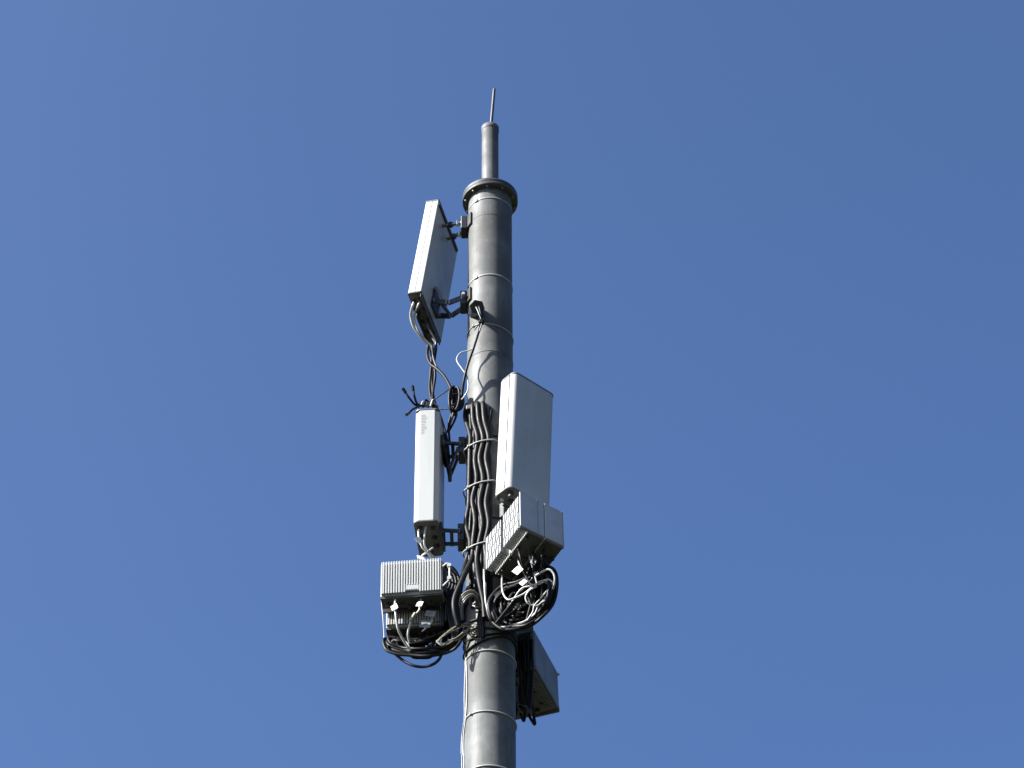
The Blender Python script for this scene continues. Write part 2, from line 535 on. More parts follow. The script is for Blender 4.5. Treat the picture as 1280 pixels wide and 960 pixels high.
obj('bracket_pin', MB().cyl((-0.215, -0.11, zb), (-0.215, 0.11, zb), 0.014, 10), 'bright', P1, True)
obj('back_rail', MB().box((0.064, 0.02, -0.40), (0.014, 0.15, 0.22), None, 0.003), 'dark_steel', P1)

# lower left antenna
P2M = pose((-0.458, 0.0, 14.198), -4.8, -0.2, 0.0)
P2, P2B = antenna('slim upright white antenna with chamfered edges and faint printed marks beside the cable bundle', P2M, 0.183, 0.42, 1.088, '-u', 0.036, seam=False)
connectors(P2B, [(-0.05, -0.14), (0.045, -0.13), (-0.05, -0.04), (0.045, -0.02), (-0.05, 0.07), (0.05, 0.08), (0.0, 0.14)], -0.556, 0.016, 0.035)
ink = random.Random(11)
for k in range(13):
    w = 0.018 + 0.03 * ink.random()
    obj('printed_mark', MB().box((-0.045 + w / 2, -0.2108, 0.49 - 0.0155 * k), (w, 0.0012, 0.0045)), 'print', P2)
for zz, big in ((at(570, 563, 0).z, True), (at(568, 672, 0).z, False)):
    pole_clamp(P2, zz, 180, 72, 0.14, sep=0.06)
    for q in (-0.075, 0.075):
        a = Vector((-0.21, q, zz)); b = l2w(P2M, (0.095, q * 1.1, 0)); b.z = zz
        arm(P2, a, b, 0.020, 0.026)
    for xx in (-0.285, -0.345):
        obj('bracket_link', MB().bar((xx, -0.095, zz), (xx, 0.095, zz), 0.026, 0.016), 'dark_steel', P2, True)
    if big:
        for q in (-0.05, 0.05):
            k = Vector((-0.31, q + 0.08, zz - 0.16))
            arm(P2, Vector((-0.355, q, zz + 0.05)), k, 0.010, 0.045)
            arm(P2, Vector((-0.24, q, zz - 0.01)), k, 0.010, 0.035, 'steel')
        obj('bracket_pin', MB().cyl((-0.31, 0.0, zz - 0.16), (-0.31, 0.17, zz - 0.16), 0.016, 8), 'dark_steel', P2, True)
        obj('bracket_link', MB().bar((-0.245, -0.02, zz - 0.03), (-0.245, -0.02, zz + 0.07), 0.03, 0.012), 'bright', P2, True)
    obj('back_rail', MB().box((0.103, 0, zz - 14.198), (0.022, 0.24, 0.10), None, 0.003), 'dark_steel', P2)

# right antenna
P3M = pose((0.267, -0.30, 14.296), 40.5, 2.4, 0.7)
P3, P3B = antenna('broad white panel antenna with a shaded front face mounted above paired radio units', P3M, 0.410, 0.177, 1.141, '-v', 0.044)
connectors(P3B, [(-0.15, -0.04), (-0.09, 0.03), (-0.03, -0.04), (0.03, 0.03), (0.09, -0.04), (0.15, 0.03)], -0.583, 0.018, 0.04)
obj('connector_nut', MB().cyl((-0.155, 0.055, -0.60), (-0.155, 0.055, -0.58), 0.016, 6), 'bright', P3)
ang3 = math.degrees(math.atan2(-0.30, 0.267))
for zz, dy in ((at(625, 536, -0.2).z, 0), (at(617, 655, -0.2).z + 0.13, 0)):
    d, s, j = pole_clamp(P3, zz, ang3, 72, 0.12, sep=0.06)
    for q in (-0.07, 0.07):
        a = d * 0.215 + s * q; a.z = zz
        b = l2w(P3M, (-q, 0.088, 0)); b.z = zz
        arm(P3, a, b, 0.02, 0.03)
    obj('back_rail', MB().box((0, 0.099, zz - 14.296), (0.22, 0.02, 0.09), None, 0.003), 'dark_steel', P3)

# ------------------------------------------------------------------ radio units
def tag_card(parent, p, size, tilt, mat='tag'):
    mb = MB().box(p, (size[0], 0.003, size[1]), Matrix.Rotation(R(tilt[0]), 3, 'Y') @ Matrix.Rotation(R(tilt[1]), 3, 'X') @ Matrix.Rotation(R(tilt[2]), 3, 'Z'))
    return obj('cable_tag', mb, mat, parent, True)

def finned_unit(label, mat4, w=0.45, d=0.16, h=0.31, plate=True, handle=True):
    t = thing('remote_radio_unit', label, 'radio unit', mat4, 'radio units on the mast')
    hw, hd, hh = w / 2, d / 2, h / 2
    fd = 0.026
    obj('housing', MB().box((0, fd / 2, 0), (w, d - fd, h), None, 0.010, 2), 'unit', t)
    # front bezel around the fins
    for (cx, cz, sx, sz) in ((-hw + 0.012, 0, 0.010, h - 0.02), (hw - 0.012, 0, 0.010, h - 0.02)):
        obj('bezel', MB().box((cx, -hd + fd / 2 + 0.001, cz), (sx, fd - 0.002, sz), None, 0.002), 'unit', t)
    n = 22
    pitch = (w - 0.05) / (n - 1)
    long_ = mesh_of('fin', MB().box((0, 0, 0), (0.0115, fd + 0.004, h - 0.022), None, 0.0015), 'unit')
    short = mesh_of('fin', MB().box((0, 0, 0.032), (0.0115, fd + 0.004, h - 0.022 - 0.064), None, 0.0015), 'unit')
    for k in range(n):
        x = -hw + 0.025 + pitch * k
        mid = plate and abs(x - 0.005) < 0.05
        share('fin', short if mid else long_, t, (x, -hd + fd / 2, 0))
    if plate:
        obj('name_plate', MB().box((0.005, -hd + 0.009, -0.098), (0.105, 0.016, 0.06), None, 0.003), 'unit', t)
        for k in range(5):
            obj('printed_mark', MB().box((-0.03 + 0.016 * k, -hd + 0.0005, -0.118), (0.010, 0.0012, 0.010)), 'print', t)
    fl = obj('connector_floor', MB().box((0, fd / 2, -hh - 0.004), (w - 0.008, d - fd - 0.006, 0.012), None, 0.002), 'unit_floor', t)
    obj('floor_lip', MB().box((0, -hd + fd + 0.004, -hh - 0.006), (w - 0.006, 0.006, 0.018)).box((-hw + 0.005, 0.01, -hh - 0.006), (0.008, d - 0.03, 0.018)), 'unit_floor', t)
    rp = random.Random(int(w * 1000 + h * 100 + plate))
    for k in range(8):
        x = -hw + 0.05 + (w - 0.1) * k / 7
        r = rp.choice((0.012, 0.015, 0.018))
        obj('port', MB().cyl((x, 0.02 + 0.03 * (k % 2), -hh - 0.035), (x, 0.02 + 0.03 * (k % 2), -hh), r, 12), 'port', fl)
    if handle:
        hx = hw + 0.055
        hv_ = -hd - 0.012
        obj('carry_handle', MB().tube([(hw - 0.005, -hd + 0.03, 0.075), (hw + 0.03, hv_, 0.075), (hx, hv_, 0.068), (hx + 0.002, hv_, 0.0), (hx, hv_, -0.068), (hw + 0.03, hv_, -0.10), (hw - 0.005, -hd + 0.03, -0.10)], 0.008, 8), 'unit', t)
        for q in (0.055, -0.06):
            obj('handle_boss', MB().cyl((hx, hv_ - 0.016, q), (hx, hv_ + 0.012, q), 0.016, 10), 'unit', t)
        obj('side_bracket', MB().box((hw + 0.012, 0.03, 0), (0.02, 0.08, 0.22), None, 0.003), 'dark_steel', t)
    return t
R2M = pose((-0.562, -0.15, 13.121), -5.0, -0.8, 0.0)
U2a = finned_unit('pale ribbed radio unit with a blank plate and side handle, sunlit in front of another', R2M)
R2bM = R2M @ Matrix.Translation((0.012, 0.225, -0.112))
U2b = finned_unit('pale ribbed radio unit hung behind and below another one, mostly in its shadow', R2bM, plate=False, handle=False)
# carrier frame between the two units and the pole
fr = thing('radio_mount', 'dark steel arm frame holding the two ribbed radio units to the mast', 'bracket')
zz = 13.03
pole_clamp(fr, zz, 175, 72, 0.14, sep=0.06)
for q in (-0.06, 0.06):
    arm(fr, Vector((-0.21, q + 0.01, zz)), Vector((-0.335, q + 0.01, zz)), 0.02, 0.05)
obj('upright', MB().box((-0.345, 0.02, zz - 0.02), (0.03, 0.16, 0.42), None, 0.004), 'dark_steel', fr)
obj('cross_plate', MB().box((-0.56, -0.028, zz - 0.02), (0.44, 0.014, 0.12), Matrix.Rotation(R(-5), 3, 'Z'), 0.003), 'dark_steel', fr)

def deep_unit(label, mat4, du, dv, dh, fins, front_seams=(), ribs=None, floor='unit_floor', k0=0, shell='unit'):
    """box whose long side runs away from the viewer; fins: '-u' for a finned left flank"""
    t = thing('remote_radio_unit', label, 'radio unit', mat4, 'radio units on the mast')
    hu, hv, hw = du / 2, dv / 2, dh / 2
    fd = 0.070 if fins else 0.0
    obj('housing', MB().box((fd / 2, 0.004, 0.004), (du - fd, dv - 0.010, dh - 0.008), None, 0.004), shell, t)
    fl = obj('connector_floor', MB().box((fd / 2 + 0.004, 0.0, -hw + 0.001), (du - fd - 0.016, dv - 0.03, 0.010), None, 0.001), floor, t)
    # front cover
    cov = obj('front_cover', MB().box((0, -hv - 0.006, 0.012), (du - 0.002, 0.012, dh + 0.022), None, 0.003), shell, t)
    obj('cover_lip', MB().box((0, -hv + 0.002, -hw - 0.006), (du - 0.004, 0.012, 0.016)), 'cap', cov)
    for sx in front_seams:
        obj('cover_seam', MB().box((sx, -hv - 0.0125, 0.012), (0.007, 0.002, dh + 0.016)), 'grey_tag', cov)
    if fins:
        n0 = 34
        mb = MB()
        mb2 = MB()
        for blk in (0, 1):
            v0, v1, nn = ((-hv + 0.012, 0.000, 12), (0.030, hv - 0.004, 10))[blk]
            target = mb if blk == 0 else mb2
            for k in range(nn):
                v = v0 + (v1 - v0) * (k + 0.5) / nn
                rows = 4
                for q in range(rows):
                    z0 = -hw + dh * q / rows + 0.004
                    z1 = -hw + dh * (q + 1) / rows - 0.004
                    jit = 0.0025 * ((k + q) % 2)
                    target.box((-hu + fd / 2 + jit, v, (z0 + z1) / 2), (fd, 0.0085, z1 - z0))
                target.box((-hu + fd / 2 + 0.012, v, 0), (fd - 0.024, 0.0085, dh - 0.01))
        a = obj('fin_block', mb, shell, t)
        a['kind'] = 'stuff'
        b = obj('fin_block', mb2, shell, t)
        b['kind'] = 'stuff'
        obj('fin_rail', MB().box((-hu + fd + 0.003, -hv / 2 + 0.005, -hw - 0.006), (0.007, dv / 2 - 0.01, 0.020)).box((-hu + fd + 0.003, hv / 2 + 0.01, -hw - 0.006), (0.007, dv / 2 - 0.03, 0.020)), shell, t)
        obj('end_rail', MB().box((-hu + 0.022, hv + 0.004, 0), (0.05, 0.012, dh - 0.01), None, 0.002), shell, t)
    if ribs:
        rm = MB()
        x0, x1, n = ribs
        for k in range(n):
            v = -hv + 0.05 + (dv - 0.13) * k / (n - 1)
            rm.box(((x0 + x1) / 2, v, -hw - 0.012), (x1 - x0, 0.007, 0.022))
        q = obj('cooling_ribs', rm, shell, t)
        q['kind'] = 'stuff'
    rp = random.Random(31 + k0)
    for k in range(7):
        x = (fd - hu) + 0.028 + (du - fd - 0.05) * ((k % 2) if not ribs else 0.1 + 0.4 * (k % 2))
        y = -hv + 0.06 + (dv - 0.12) * k / 6
        obj('port', MB().cyl((x, y, -hw - 0.030), (x, y, -hw), rp.choice((0.013, 0.016, 0.019)), 12), 'port', fl)
    return t
R1M = pose((0.256, -0.40, 13.288), 30.8, 7.2, -12.2)
W1, W2 = 0.204, 0.160
U1a = deep_unit('radio unit with a sunlit finned flank and plain front hung under the broad antenna', R1M @ Matrix.Translation((-0.1855 + W1 / 2, 0, 0)), W1, 0.451, 0.383, True, (0.044,), None, 'unit_floor', 0)
U1b = deep_unit('plain shaded radio unit fixed side by side with the finned one under the broad antenna', R1M @ Matrix.Translation((0.1855 - W2 / 2, 0.0, 0)), W2, 0.451, 0.383, False, (0.066,), None, 'unit_floor', 1)
fr1 = thing('radio_mount', 'dark steel arm behind the side by side radio units under the broad antenna', 'bracket')
zz = 13.22
d, s, j = pole_clamp(fr1, zz, -52, 72, 0.14, sep=0.06)
for q in (-0.06, 0.06):
    a = d * 0.21 + s * q; a.z = zz
    b = l2w(R1M, (-q, 0.222, -0.02))
    arm(fr1, a, b, 0.02, 0.05)
obj('cross_plate', MB().box(l2w(R1M, (0.0, 0.243, -0.02)), (0.34, 0.012, 0.14), Matrix.Rotation(R(30.8), 3, 'Z'), 0.003), 'dark_steel', fr1, True)

R3M = pose((0.318, 0.47, 12.760), -18.7, -1.7, -1.2)
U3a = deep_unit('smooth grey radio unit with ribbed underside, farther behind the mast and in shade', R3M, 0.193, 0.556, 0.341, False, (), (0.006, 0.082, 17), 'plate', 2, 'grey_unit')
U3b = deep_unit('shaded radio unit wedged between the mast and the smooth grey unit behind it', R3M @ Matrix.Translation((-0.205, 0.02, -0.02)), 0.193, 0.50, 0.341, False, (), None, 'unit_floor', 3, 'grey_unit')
obj('end_lip', MB().box((0.0, 0.282, -0.165), (0.190, 0.012, 0.045)), 'cap', U3a)
obj('corner_bolt', MB().cyl((0.096, 0.27, 0.145), (0.112, 0.27, 0.145), 0.013, 8), 'bright', U3a)
fr3 = thing('radio_mount', 'dark steel arm behind the mast carrying the shaded pair of radio units', 'bracket')
d, s, j = pole_clamp(fr3, 12.80, 55, 72, 0.14, sep=0.06)
for q in (-0.06, 0.06):
    a = d * 0.21 + s * q; a.z = 12.80
    arm(fr3, a, a + d * 0.11, 0.02, 0.05)

# ------------------------------------------------------------------ cables
def cable(pts, r, label, mat='black', group=None, name='cable', seg=8, step=7):
    o = obj(name, MB().tube(pts, r, seg, step=step), mat)
    return tag(o, label, 'cable', group)
def px(lst, Y):
    """points (px, py[, Y])"""
    return [at(q[0], q[1], q[2] if len(q) > 2 else Y) for q in lst]

# feeder bundle down the front of the shaft
G_FEED = 'black feeder cables strapped down the mast'
feeds = [
    ([(584, 507), (582, 522), (586, 545), (588, 562), (585, 586), (587, 606), (584, 632), (583, 655), (586, 680), (583, 702)], [(578, 722, -0.22), (574, 742, -0.24), (571, 760, -0.24), (573, 780, -0.22)]),
    ([(591, 506), (592, 526), (595, 549), (594, 575), (594, 600), (591, 625), (592, 650), (592, 676), (588, 697)], [(580, 720, -0.25), (569, 746, -0.27), (568, 762, -0.27), (573, 782, -0.24)]),
    ([(597, 505), (599, 526), (602, 549), (600, 573), (602, 600), (600, 628), (601, 655), (599, 680), (594, 702)], [(599, 726, -0.24), (604, 750, -0.24), (606, 772, -0.23)]),
    ([(604, 505), (606, 526), (609, 549), (608, 573), (610, 600), (608, 628), (609, 655), (607, 680), (606, 702)], [(606, 722, -0.23), (606, 742, -0.23), (603, 765, -0.22)]),
]
FEED_LAB = ['thick wavy black feeder cable on the bundle edge facing the upright antenna', 'thick black feeder cable swinging out of the bundle towards the ribbed units', 'thick black feeder cable kinking back to the mast below the bundle ties', 'thick black feeder cable on the bundle edge facing the broad antenna']
for (front, tail), L_FEED in zip(feeds, FEED_LAB):
    pts = [on(front[0][0], front[0][1] + 4, -0.03), on(front[0][0], front[0][1], 0.024)]
    pts += [on(q[0] + 1.0 + (1.2 if i % 2 else -1.2), q[1], 0.024) for i, q in enumerate(front[1:])] + px(tail, -0.24)
    cable(pts, 0.0200, L_FEED, 'black', G_FEED, 'feeder_cable', 12, 8)

# thinner leads packed behind the feeders
for k, xx in enumerate((587.5, 594, 600.5, 607, 612)):
    wob = random.Random(50 + k)
    pts = [on(xx, 509, -0.02)]
    for i, yy in enumerate(range(514, 704, 15)):
        pts.append(on(xx + 1.6 * math.sin(i * 0.9 + k * 2.1) + wob.uniform(-1.0, 1.0), yy, 0.012))
    pts.append(on(xx + 1, 730, 0.012))
    pts.append(on(xx + 3, 760, 0.010))
    cable(pts, 0.0125, 'thinner black lead packed behind the feeder bundle on the mast', 'black', 'thin leads behind the feeders', 'feeder_cable', 8, 6)

# ties round the mast
def tie(py, label, bulge=0.0, px0=612, group=None, r=0.0065, tilt=0.0, a0=None):
    z = at(px0, py, -POLE_R - 0.008 - bulge).z
    pts = []
    for k in range(48):
        a = 2 * math.pi * k / 48
        dx, dy = math.cos(a), math.sin(a)
        rr = POLE_R + r * 0.6
        if bulge:
            da = math.degrees(math.atan2(dy, dx)) + 116          # bundle centre at -116 degrees
            da = (da + 180) % 360 - 180
            rr += bulge * max(0.0, min(1.0, (52 - abs(da)) / 16))
        pts.append((rr * dx, rr * dy, z + tilt * dx + 0.003 * math.sin(3 * a + py)))
    o = obj('cable_tie', MB().tube(pts, r, 6, closed=True, step=2), 'tie')
    k = obj('tie_head', MB().box(Vector(pts[30]) * 1.0 + Vector((0, -0.004, 0)), (0.022, 0.016, 0.020), None, 0.003), 'tie', o)
    return tag(o, label, 'cable tie', group)
tie(404, 'thin white strap round mast just under the cable outlet', r=0.005, tilt=-0.03)
tie(549, 'white tie across the feeder bundle level with the upper clamp of the upright antenna', 0.044, 600, r=0.0062, tilt=0.02)
tie(600, 'white tie across the feeder bundle midway between both clamps of the upright antenna', 0.044, 600, r=0.0062, tilt=0.02)
tie(676, 'white tie across the feeder bundle level with the lower clamp of the upright antenna', 0.044, 600, r=0.0062, tilt=0.02)
tie(812, 'white strap round the mast directly below the tangle of looped cables', r=0.0065)
tie(888, 'white strap round the bare mast level with the foot of the shaded radio pair', r=0.0065, tilt=-0.012)
tie(956.5, 'white strap lowest on the bare mast below all the equipment', r=0.007)

# cables out of the small outlet
cable([at(597, 387, -0.30), at(599, 384, -0.335), at(601, 392, -0.34), at(602, 402, -0.33), at(598, 416, -0.31), at(592, 435, -0.28), at(585, 455, -0.25), at(580, 475, -0.22), at(577.5, 492, -0.17), at(574, 505, -0.14)], 0.011, 'black cable sagging from the mast outlet to the hanging coil')
cable([at(595, 388, -0.30), at(595, 384, -0.33), at(598.5, 392, -0.35), at(602, 403, -0.34), at(599, 414, -0.33)], 0.0042, 'short grey cable looped over the mast outlet', 'grey_tag')
cable([at(602, 402, -0.34), at(596, 409, -0.33), at(593, 413, -0.32)], 0.004, 'thin wire end sticking out of the knot under the mast outlet', 'black')
cable([at(600, 402, -0.33), at(596, 420, -0.24), at(590, 436, -0.22), at(576, 441, -0.22), at(571, 450, -0.22), at(577.5, 461, -0.22), at(584, 471, -0.22), at(585, 486, -0.22), at(580, 496, -0.19), at(574, 502, -0.14)], 0.0055, 'thin pale wire zigzagging beside the mast to the hanging coil', 'white_cable')
tag(obj('knot', MB().box(at(602, 402.5, -0.335), (0.045, 0.04, 0.04), Matrix.Rotation(R(30), 3, 'Y'), 0.012, 2), 'black'), 'black tape knot where wires meet under the mast outlet', 'tape')

# hanging coil
rc = random.Random(5)
coil = thing('cable_coil', 'narrow black coil of spare cable hanging between both slim antennas and mast', 'cable coil')
cc = at(569, 500, -0.13)
for k in range(6):
    w = 0.020 + 0.006 * rc.random() + 0.003 * k
    h = 0.105 + 0.02 * rc.random()
    ox = (k - 2.5) * 0.009
    pts = []
    for q in range(14):
        a = 2 * math.pi * q / 14
        pts.append(cc + Vector((ox + w * math.cos(a) + 0.10 * h * math.sin(a) * 0.3, (k % 3 - 1) * 0.016 + 0.02 * math.cos(a + k), h * math.sin(a))))
    obj('cable_loop', MB().tube(pts, 0.010, 8, closed=True, step=4), 'black', coil, True)
    obj('cable_loop', MB().tube([cc + (q_ - cc) * 0.45 + Vector((0, 0.01, 0.02 * (k % 3 - 1))) for q_ in pts], 0.011, 8, closed=True, step=4), 'black', coil, True)
obj('coil_tie', MB().tube([cc + Vector((0.048 * math.cos(2 * math.pi * q / 10), 0.035 * math.sin(2 * math.pi * q / 10), 0.03)) for q in range(10)], 0.006, 6, closed=True, step=3), 'black', coil, True)
obj('coil_tie', MB().tube([cc + Vector((0.044 * math.cos(2 * math.pi * q / 10), 0.032 * math.sin(2 * math.pi * q / 10), -0.075)) for q in range(10)], 0.006, 6, closed=True, step=3), 'black', coil, True)

# jumpers under the tilted antenna
G_J1 = 'jumpers under the tilted antenna'
def p1b(u, v, drop=0.0):
    return P1M @ Vector((u, v, -0.605 - drop))
cable([p1b(-0.028, -0.19), p1b(-0.034, -0.19, 0.05), at(513.5, 394, -0.05), at(517, 408, 0.01), at(527, 422, 0.07), at(537, 432, 0.12), at(539, 438, 0.13)], 0.0115, 'outer jumper bowing below the tilted antenna, sun glare put in as pale colour', 'white_cable')  # sunlit stretch of a black cable, its glare painted as white
cable([at(537, 430, 0.12), at(539.5, 446, 0.14), at(538, 470, 0.14), at(537, 486, 0.12), at(540, 503, 0.08), at(545, 512, 0.06), at(548, 524, 0.10)], 0.0105, 'dark cable bowing outward between the tilted and the upright antenna', 'black')
cable([p1b(0.028, -0.20), p1b(0.012, -0.19, 0.06), at(517.5, 396, -0.04), at(522.5, 413, 0.02), at(532, 425, 0.08), at(540, 433, 0.10), at(541, 439, 0.11)], 0.0085, 'inner jumper crossing the underside of the tilted antenna, coloured pale as sun glare', 'white_cable')  # glare put into the colour here too; the dark cable below carries on
cable([at(540, 431, 0.10), at(542, 450, 0.12), at(544, 470, 0.12), at(541.5, 488, 0.10), at(541, 503, 0.06), at(546, 514, 0.04), at(553, 535, 0.10)], 0.0105, 'dark cable bulging towards the mast between the tilted and the upright antenna', 'black')
cable([p1b(-0.025, -0.08), p1b(-0.03, -0.07, 0.05), at(531, 418, 0.06), at(535, 430, 0.12), at(534, 444, 0.10), at(538, 455, 0.06), at(546, 461, 0.02), at(555, 470, -0.04), at(562, 482, -0.10), at(566, 494, -0.13)], 0.0125, 'dark jumper swinging from the tilted antenna to the hanging coil', 'black')
cable([p1b(0.027, 0.02), p1b(0.03, 0.05, 0.05), at(545, 428, 0.12), at(541, 442, 0.12), at(546, 459, 0.06), at(556, 472, -0.02), at(564, 487, -0.10)], 0.0095, 'second dark jumper reaching the hanging coil from the tilted antenna', 'grey_cable')
cable([p1b(0.024, 0.15), p1b(0.025, 0.16, 0.05), at(545, 432, 0.16), at(543, 450, 0.15), at(540, 475, 0.14), at(542, 497, 0.10), at(548, 516, 0.12)], 0.011, 'dark jumper hanging straight down from the tilted antenna foot', 'black')
cable([at(563, 485, -0.12), at(555, 491, -0.06), at(546, 497, 0.0), at(538, 504, 0.02)], 0.005, 'thin black line tied from the hanging coil up to the antenna top', 'black')
cable([at(564, 511, -0.12), at(556, 511.5, -0.06), at(547, 512, 0.0)], 0.005, 'thin black line tied level from the coil to the antenna top', 'black')
for k, (a, b, c_) in enumerate((((567, 516), (563, 528), (559, 541)), ((571, 517), (568, 526), (560, 541)), ((566, 514), (561, 530), (562, 552)))):
    cable([at(*a, -0.12), at(*b, -0.08), at(*c_, -0.02)], 0.009, 'short black lead dropping from the coil to the upper antenna bracket', 'black' if k else 'grey_cable', 'leads below the hanging coil')
for k in range(5):
    x = 547.5 + 1.8 * k
    cable([at(541 + k, 508, 0.02), at(545.5 + 0.8 * k, 516, 0.06), at(549 + 1.3 * k, 532, 0.08), at(552 + 1.6 * k, 548, 0.06), at(555 + 1.5 * k, 570, 0.05), at(557 + k, 583, 0.04)], 0.011, 'black lead running down behind the upright antenna to its bracket', 'black', 'leads behind the upright antenna')

# loose ends over the upright antenna
G_LOOSE = 'loose capped cable ends over the upright antenna'
for k, (tip, mid, base) in enumerate((((506.5, 490), (512, 498), (521, 507)), ((516.5, 487.5), (518.5, 497), (523, 506)), ((511, 516), (517, 511), (527, 507)))):
    A, B, D = at(*tip, -0.12), at(*mid, -0.10), at(*base, -0.03)
    lab = ('loose black cable end with a cap, poking farthest out over the upright antenna', 'loose black cable end with a cap, standing steepest over the upright antenna', 'loose black cable end with a pale tip drooping beside the upright antenna')[k]
    o = cable([A, B, D, at(536, 507, 0.05)], 0.0085, lab, 'black', G_LOOSE)
    dd = (A - B).normalized()
    obj('connector_cap', MB().cyl(A - dd * 0.005, A + dd * 0.035, 0.013, 10), 'grey_cable' if k == 2 else 'black', o)
for k in range(6):
    cable([at(523 + 3 * k, 509 - (k % 2), 0.0), at(526 + 3 * k, 504 - 2 * (k % 3), 0.02), at(531 + 2.5 * k, 503 + (k % 2) * 2, 0.04), at(538 + 2 * k, 508, 0.06)], 0.008, 'short cable kinked across the top of the upright antenna', ('black', 'white_cable', 'black', 'grey_cable', 'black', 'white_cable')[k], 'kinked cables on top of the upright antenna')

# jumpers under the upright antenna
for k, (lst, lab, mt_) in enumerate((
    ([(523, 664, -0.13), (524, 674, -0.15), (528, 684, -0.14), (535, 692, -0.10), (543, 701, -0.04)], 'white jumper slanting under the foot of the upright antenna', 'white_cable'),
    ([(541, 685, -0.02), (537, 688, -0.05), (533, 691, -0.08), (527, 696, -0.06), (526, 706, 0.02)], 'short white jumper hooked under the foot of the upright antenna', 'white_cable'),
    ([(533, 655, -0.15), (531, 668, -0.13), (531, 682, -0.09), (540, 694, -0.02), (552, 703, 0.04), (562, 709, 0.06), (570, 718, 0.07)], 'white jumper leading from the upright antenna towards the radio coil', 'white_cable'))):
    o = cable(px(lst, -0.1), 0.008, lab, mt_)
    if k < 2:
        q = lst[1] if k == 0 else lst[3]
        tag_card(o, at(q[0] - 1, q[1] + 1, q[2] - 0.02), (0.055, 0.045), (35 - 40 * k, -20, 20))

# ---- tangle right: jumpers under the side by side units
def jitter_loop(lst, dY, rnd, amt):
    return [at(q[0] + rnd.uniform(-amt, amt), q[1] + rnd.uniform(-amt, amt), (q[2] if len(q) > 2 else dY) + rnd.uniform(-0.03, 0.03)) for q in lst]
rj = random.Random(21)
JR = [
    ([(627.5, 714, -0.30), (628, 738, -0.36), (634, 749, -0.38), (642, 748, -0.40), (655, 742, -0.42), (668, 732, -0.45), (684, 724.5, -0.47), (691, 729, -0.46), (690.5, 738, -0.42)], 'white jumper sweeping in a wide hook below the finned radio unit', 0.0095),
    ([(665, 723, -0.44), (673, 717.5, -0.48), (684.8, 711.8, -0.52), (691.7, 716.4, -0.52), (693.5, 726, -0.50), (690, 738, -0.44), (681, 748, -0.40)], 'white jumper in the outermost loop right of the tangle', 0.0105),
    ([(660.5, 688, -0.44), (663, 700, -0.50), (666, 710, -0.51), (671, 729, -0.49)], 'white jumper hanging steeply with a square tag', 0.0075),
    ([(645.8, 694, -0.42), (649, 705, -0.47), (655, 716, -0.49), (662, 729, -0.47), (670, 732, -0.46)], 'white jumper bearing the large tag under the finned radio unit', 0.0085),
    ([(682, 727, -0.44), (688, 735, -0.43), (686, 744, -0.42), (680, 750, -0.41), (672, 757, -0.40), (664, 756, -0.40), (659, 753, -0.41), (657, 746, -0.42), (662, 738, -0.44), (671, 733, -0.46)], 'white jumper coiled into a full ring in the tangle', 0.0085),
    ([(629.8, 784, -0.24), (630.4, 772, -0.28), (634.4, 761, -0.33), (641, 750.7, -0.37), (651.6, 736, -0.42), (664, 732, -0.45), (678, 726, -0.47), (688, 727, -0.46)], 'white jumper rising from the bottom arc through the tangle', 0.008),
    ([(607, 728, -0.25), (607.5, 752, -0.25), (610, 768, -0.25), (618, 781, -0.27), (630, 784, -0.30), (645.8, 780, -0.33), (658.4, 775, -0.36), (672, 764, -0.38), (679, 760, -0.38)], 'white jumper tracing the bottom arc of the black coil', 0.009),
    ([(605, 712, -0.26), (606, 738, -0.27), (608, 757, -0.27), (614, 773, -0.28), (621, 783, -0.27)], 'white jumper dropping beside the mast into the bottom arc', 0.009),
    ([(660, 774, -0.37), (666, 765, -0.40), (668, 757, -0.42), (676, 748, -0.44), (684, 738, -0.45)], 'white jumper lead rising out of the bottom arc on the far side', 0.008),
    ([(657, 777, -0.36), (668, 768, -0.38), (674, 756, -0.40), (686, 747, -0.42), (690, 734, -0.43), (684, 727, -0.44), (672, 731, -0.45)], 'white jumper following the inner rim of the black coil', 0.0075),
]
for k, (lst, lab, r) in enumerate(JR):
    o = cable(px(lst, -0.4), r * 0.72, lab, 'white_cable')
    if k == 2:
        tag_card(o, at(666.5, 702, -0.53), (0.038, 0.070), (12, -25, 15))
    if k == 3:
        tag_card(o, at(647, 713, -0.50), (0.060, 0.075), (-35, -25, -15))
        tag_card(o, at(654, 728, -0.50), (0.050, 0.040), (-40, -15, -10), 'tag')
BL = [(611, 752, -0.27), (612, 772, -0.28), (624, 785, -0.30), (644, 788, -0.33), (662, 783, -0.36), (678, 772, -0.38), (690, 754, -0.41), (696, 732, -0.43), (693, 714, -0.44), (680, 709, -0.44), (664, 718, -0.40), (646, 728, -0.36), (628, 734, -0.30)]
for k in range(9):
    sft = [(q[0] - (q[0] - 652) * 0.028 * k, q[1] - (q[1] - 748) * 0.022 * k, q[2] + 0.035 * (k % 4)) for q in BL]
    pts = jitter_loop(sft, -0.35, rj, 1.3)
    o = obj('cable_loop', MB().tube(pts, 0.0125, 8, closed=True, step=5), 'black')
    tag(o, 'black cable loop in the big coil under the side by side radio units', 'cable', 'black loops under the side by side units')
for k in range(10):
    u, v = -0.09 + 0.24 * rj.random(), -0.16 + 0.30 * rj.random()
    A = R1M @ Vector((u, v, -0.20))
    B = R1M @ Vector((u + rj.uniform(-0.03, 0.03), v + rj.uniform(-0.02, 0.05), -0.31))
    e = rj.choice(BL[1:8])
    D = at(e[0] - 4, e[1] - 6, -0.34)
    cable([A, B, (B + D) / 2 + Vector((rj.uniform(-0.05, 0.05), 0.02, 0.0)), D], 0.010, 'dark lead from the side by side units into the black coil', 'black', 'dark leads under the side by side units')

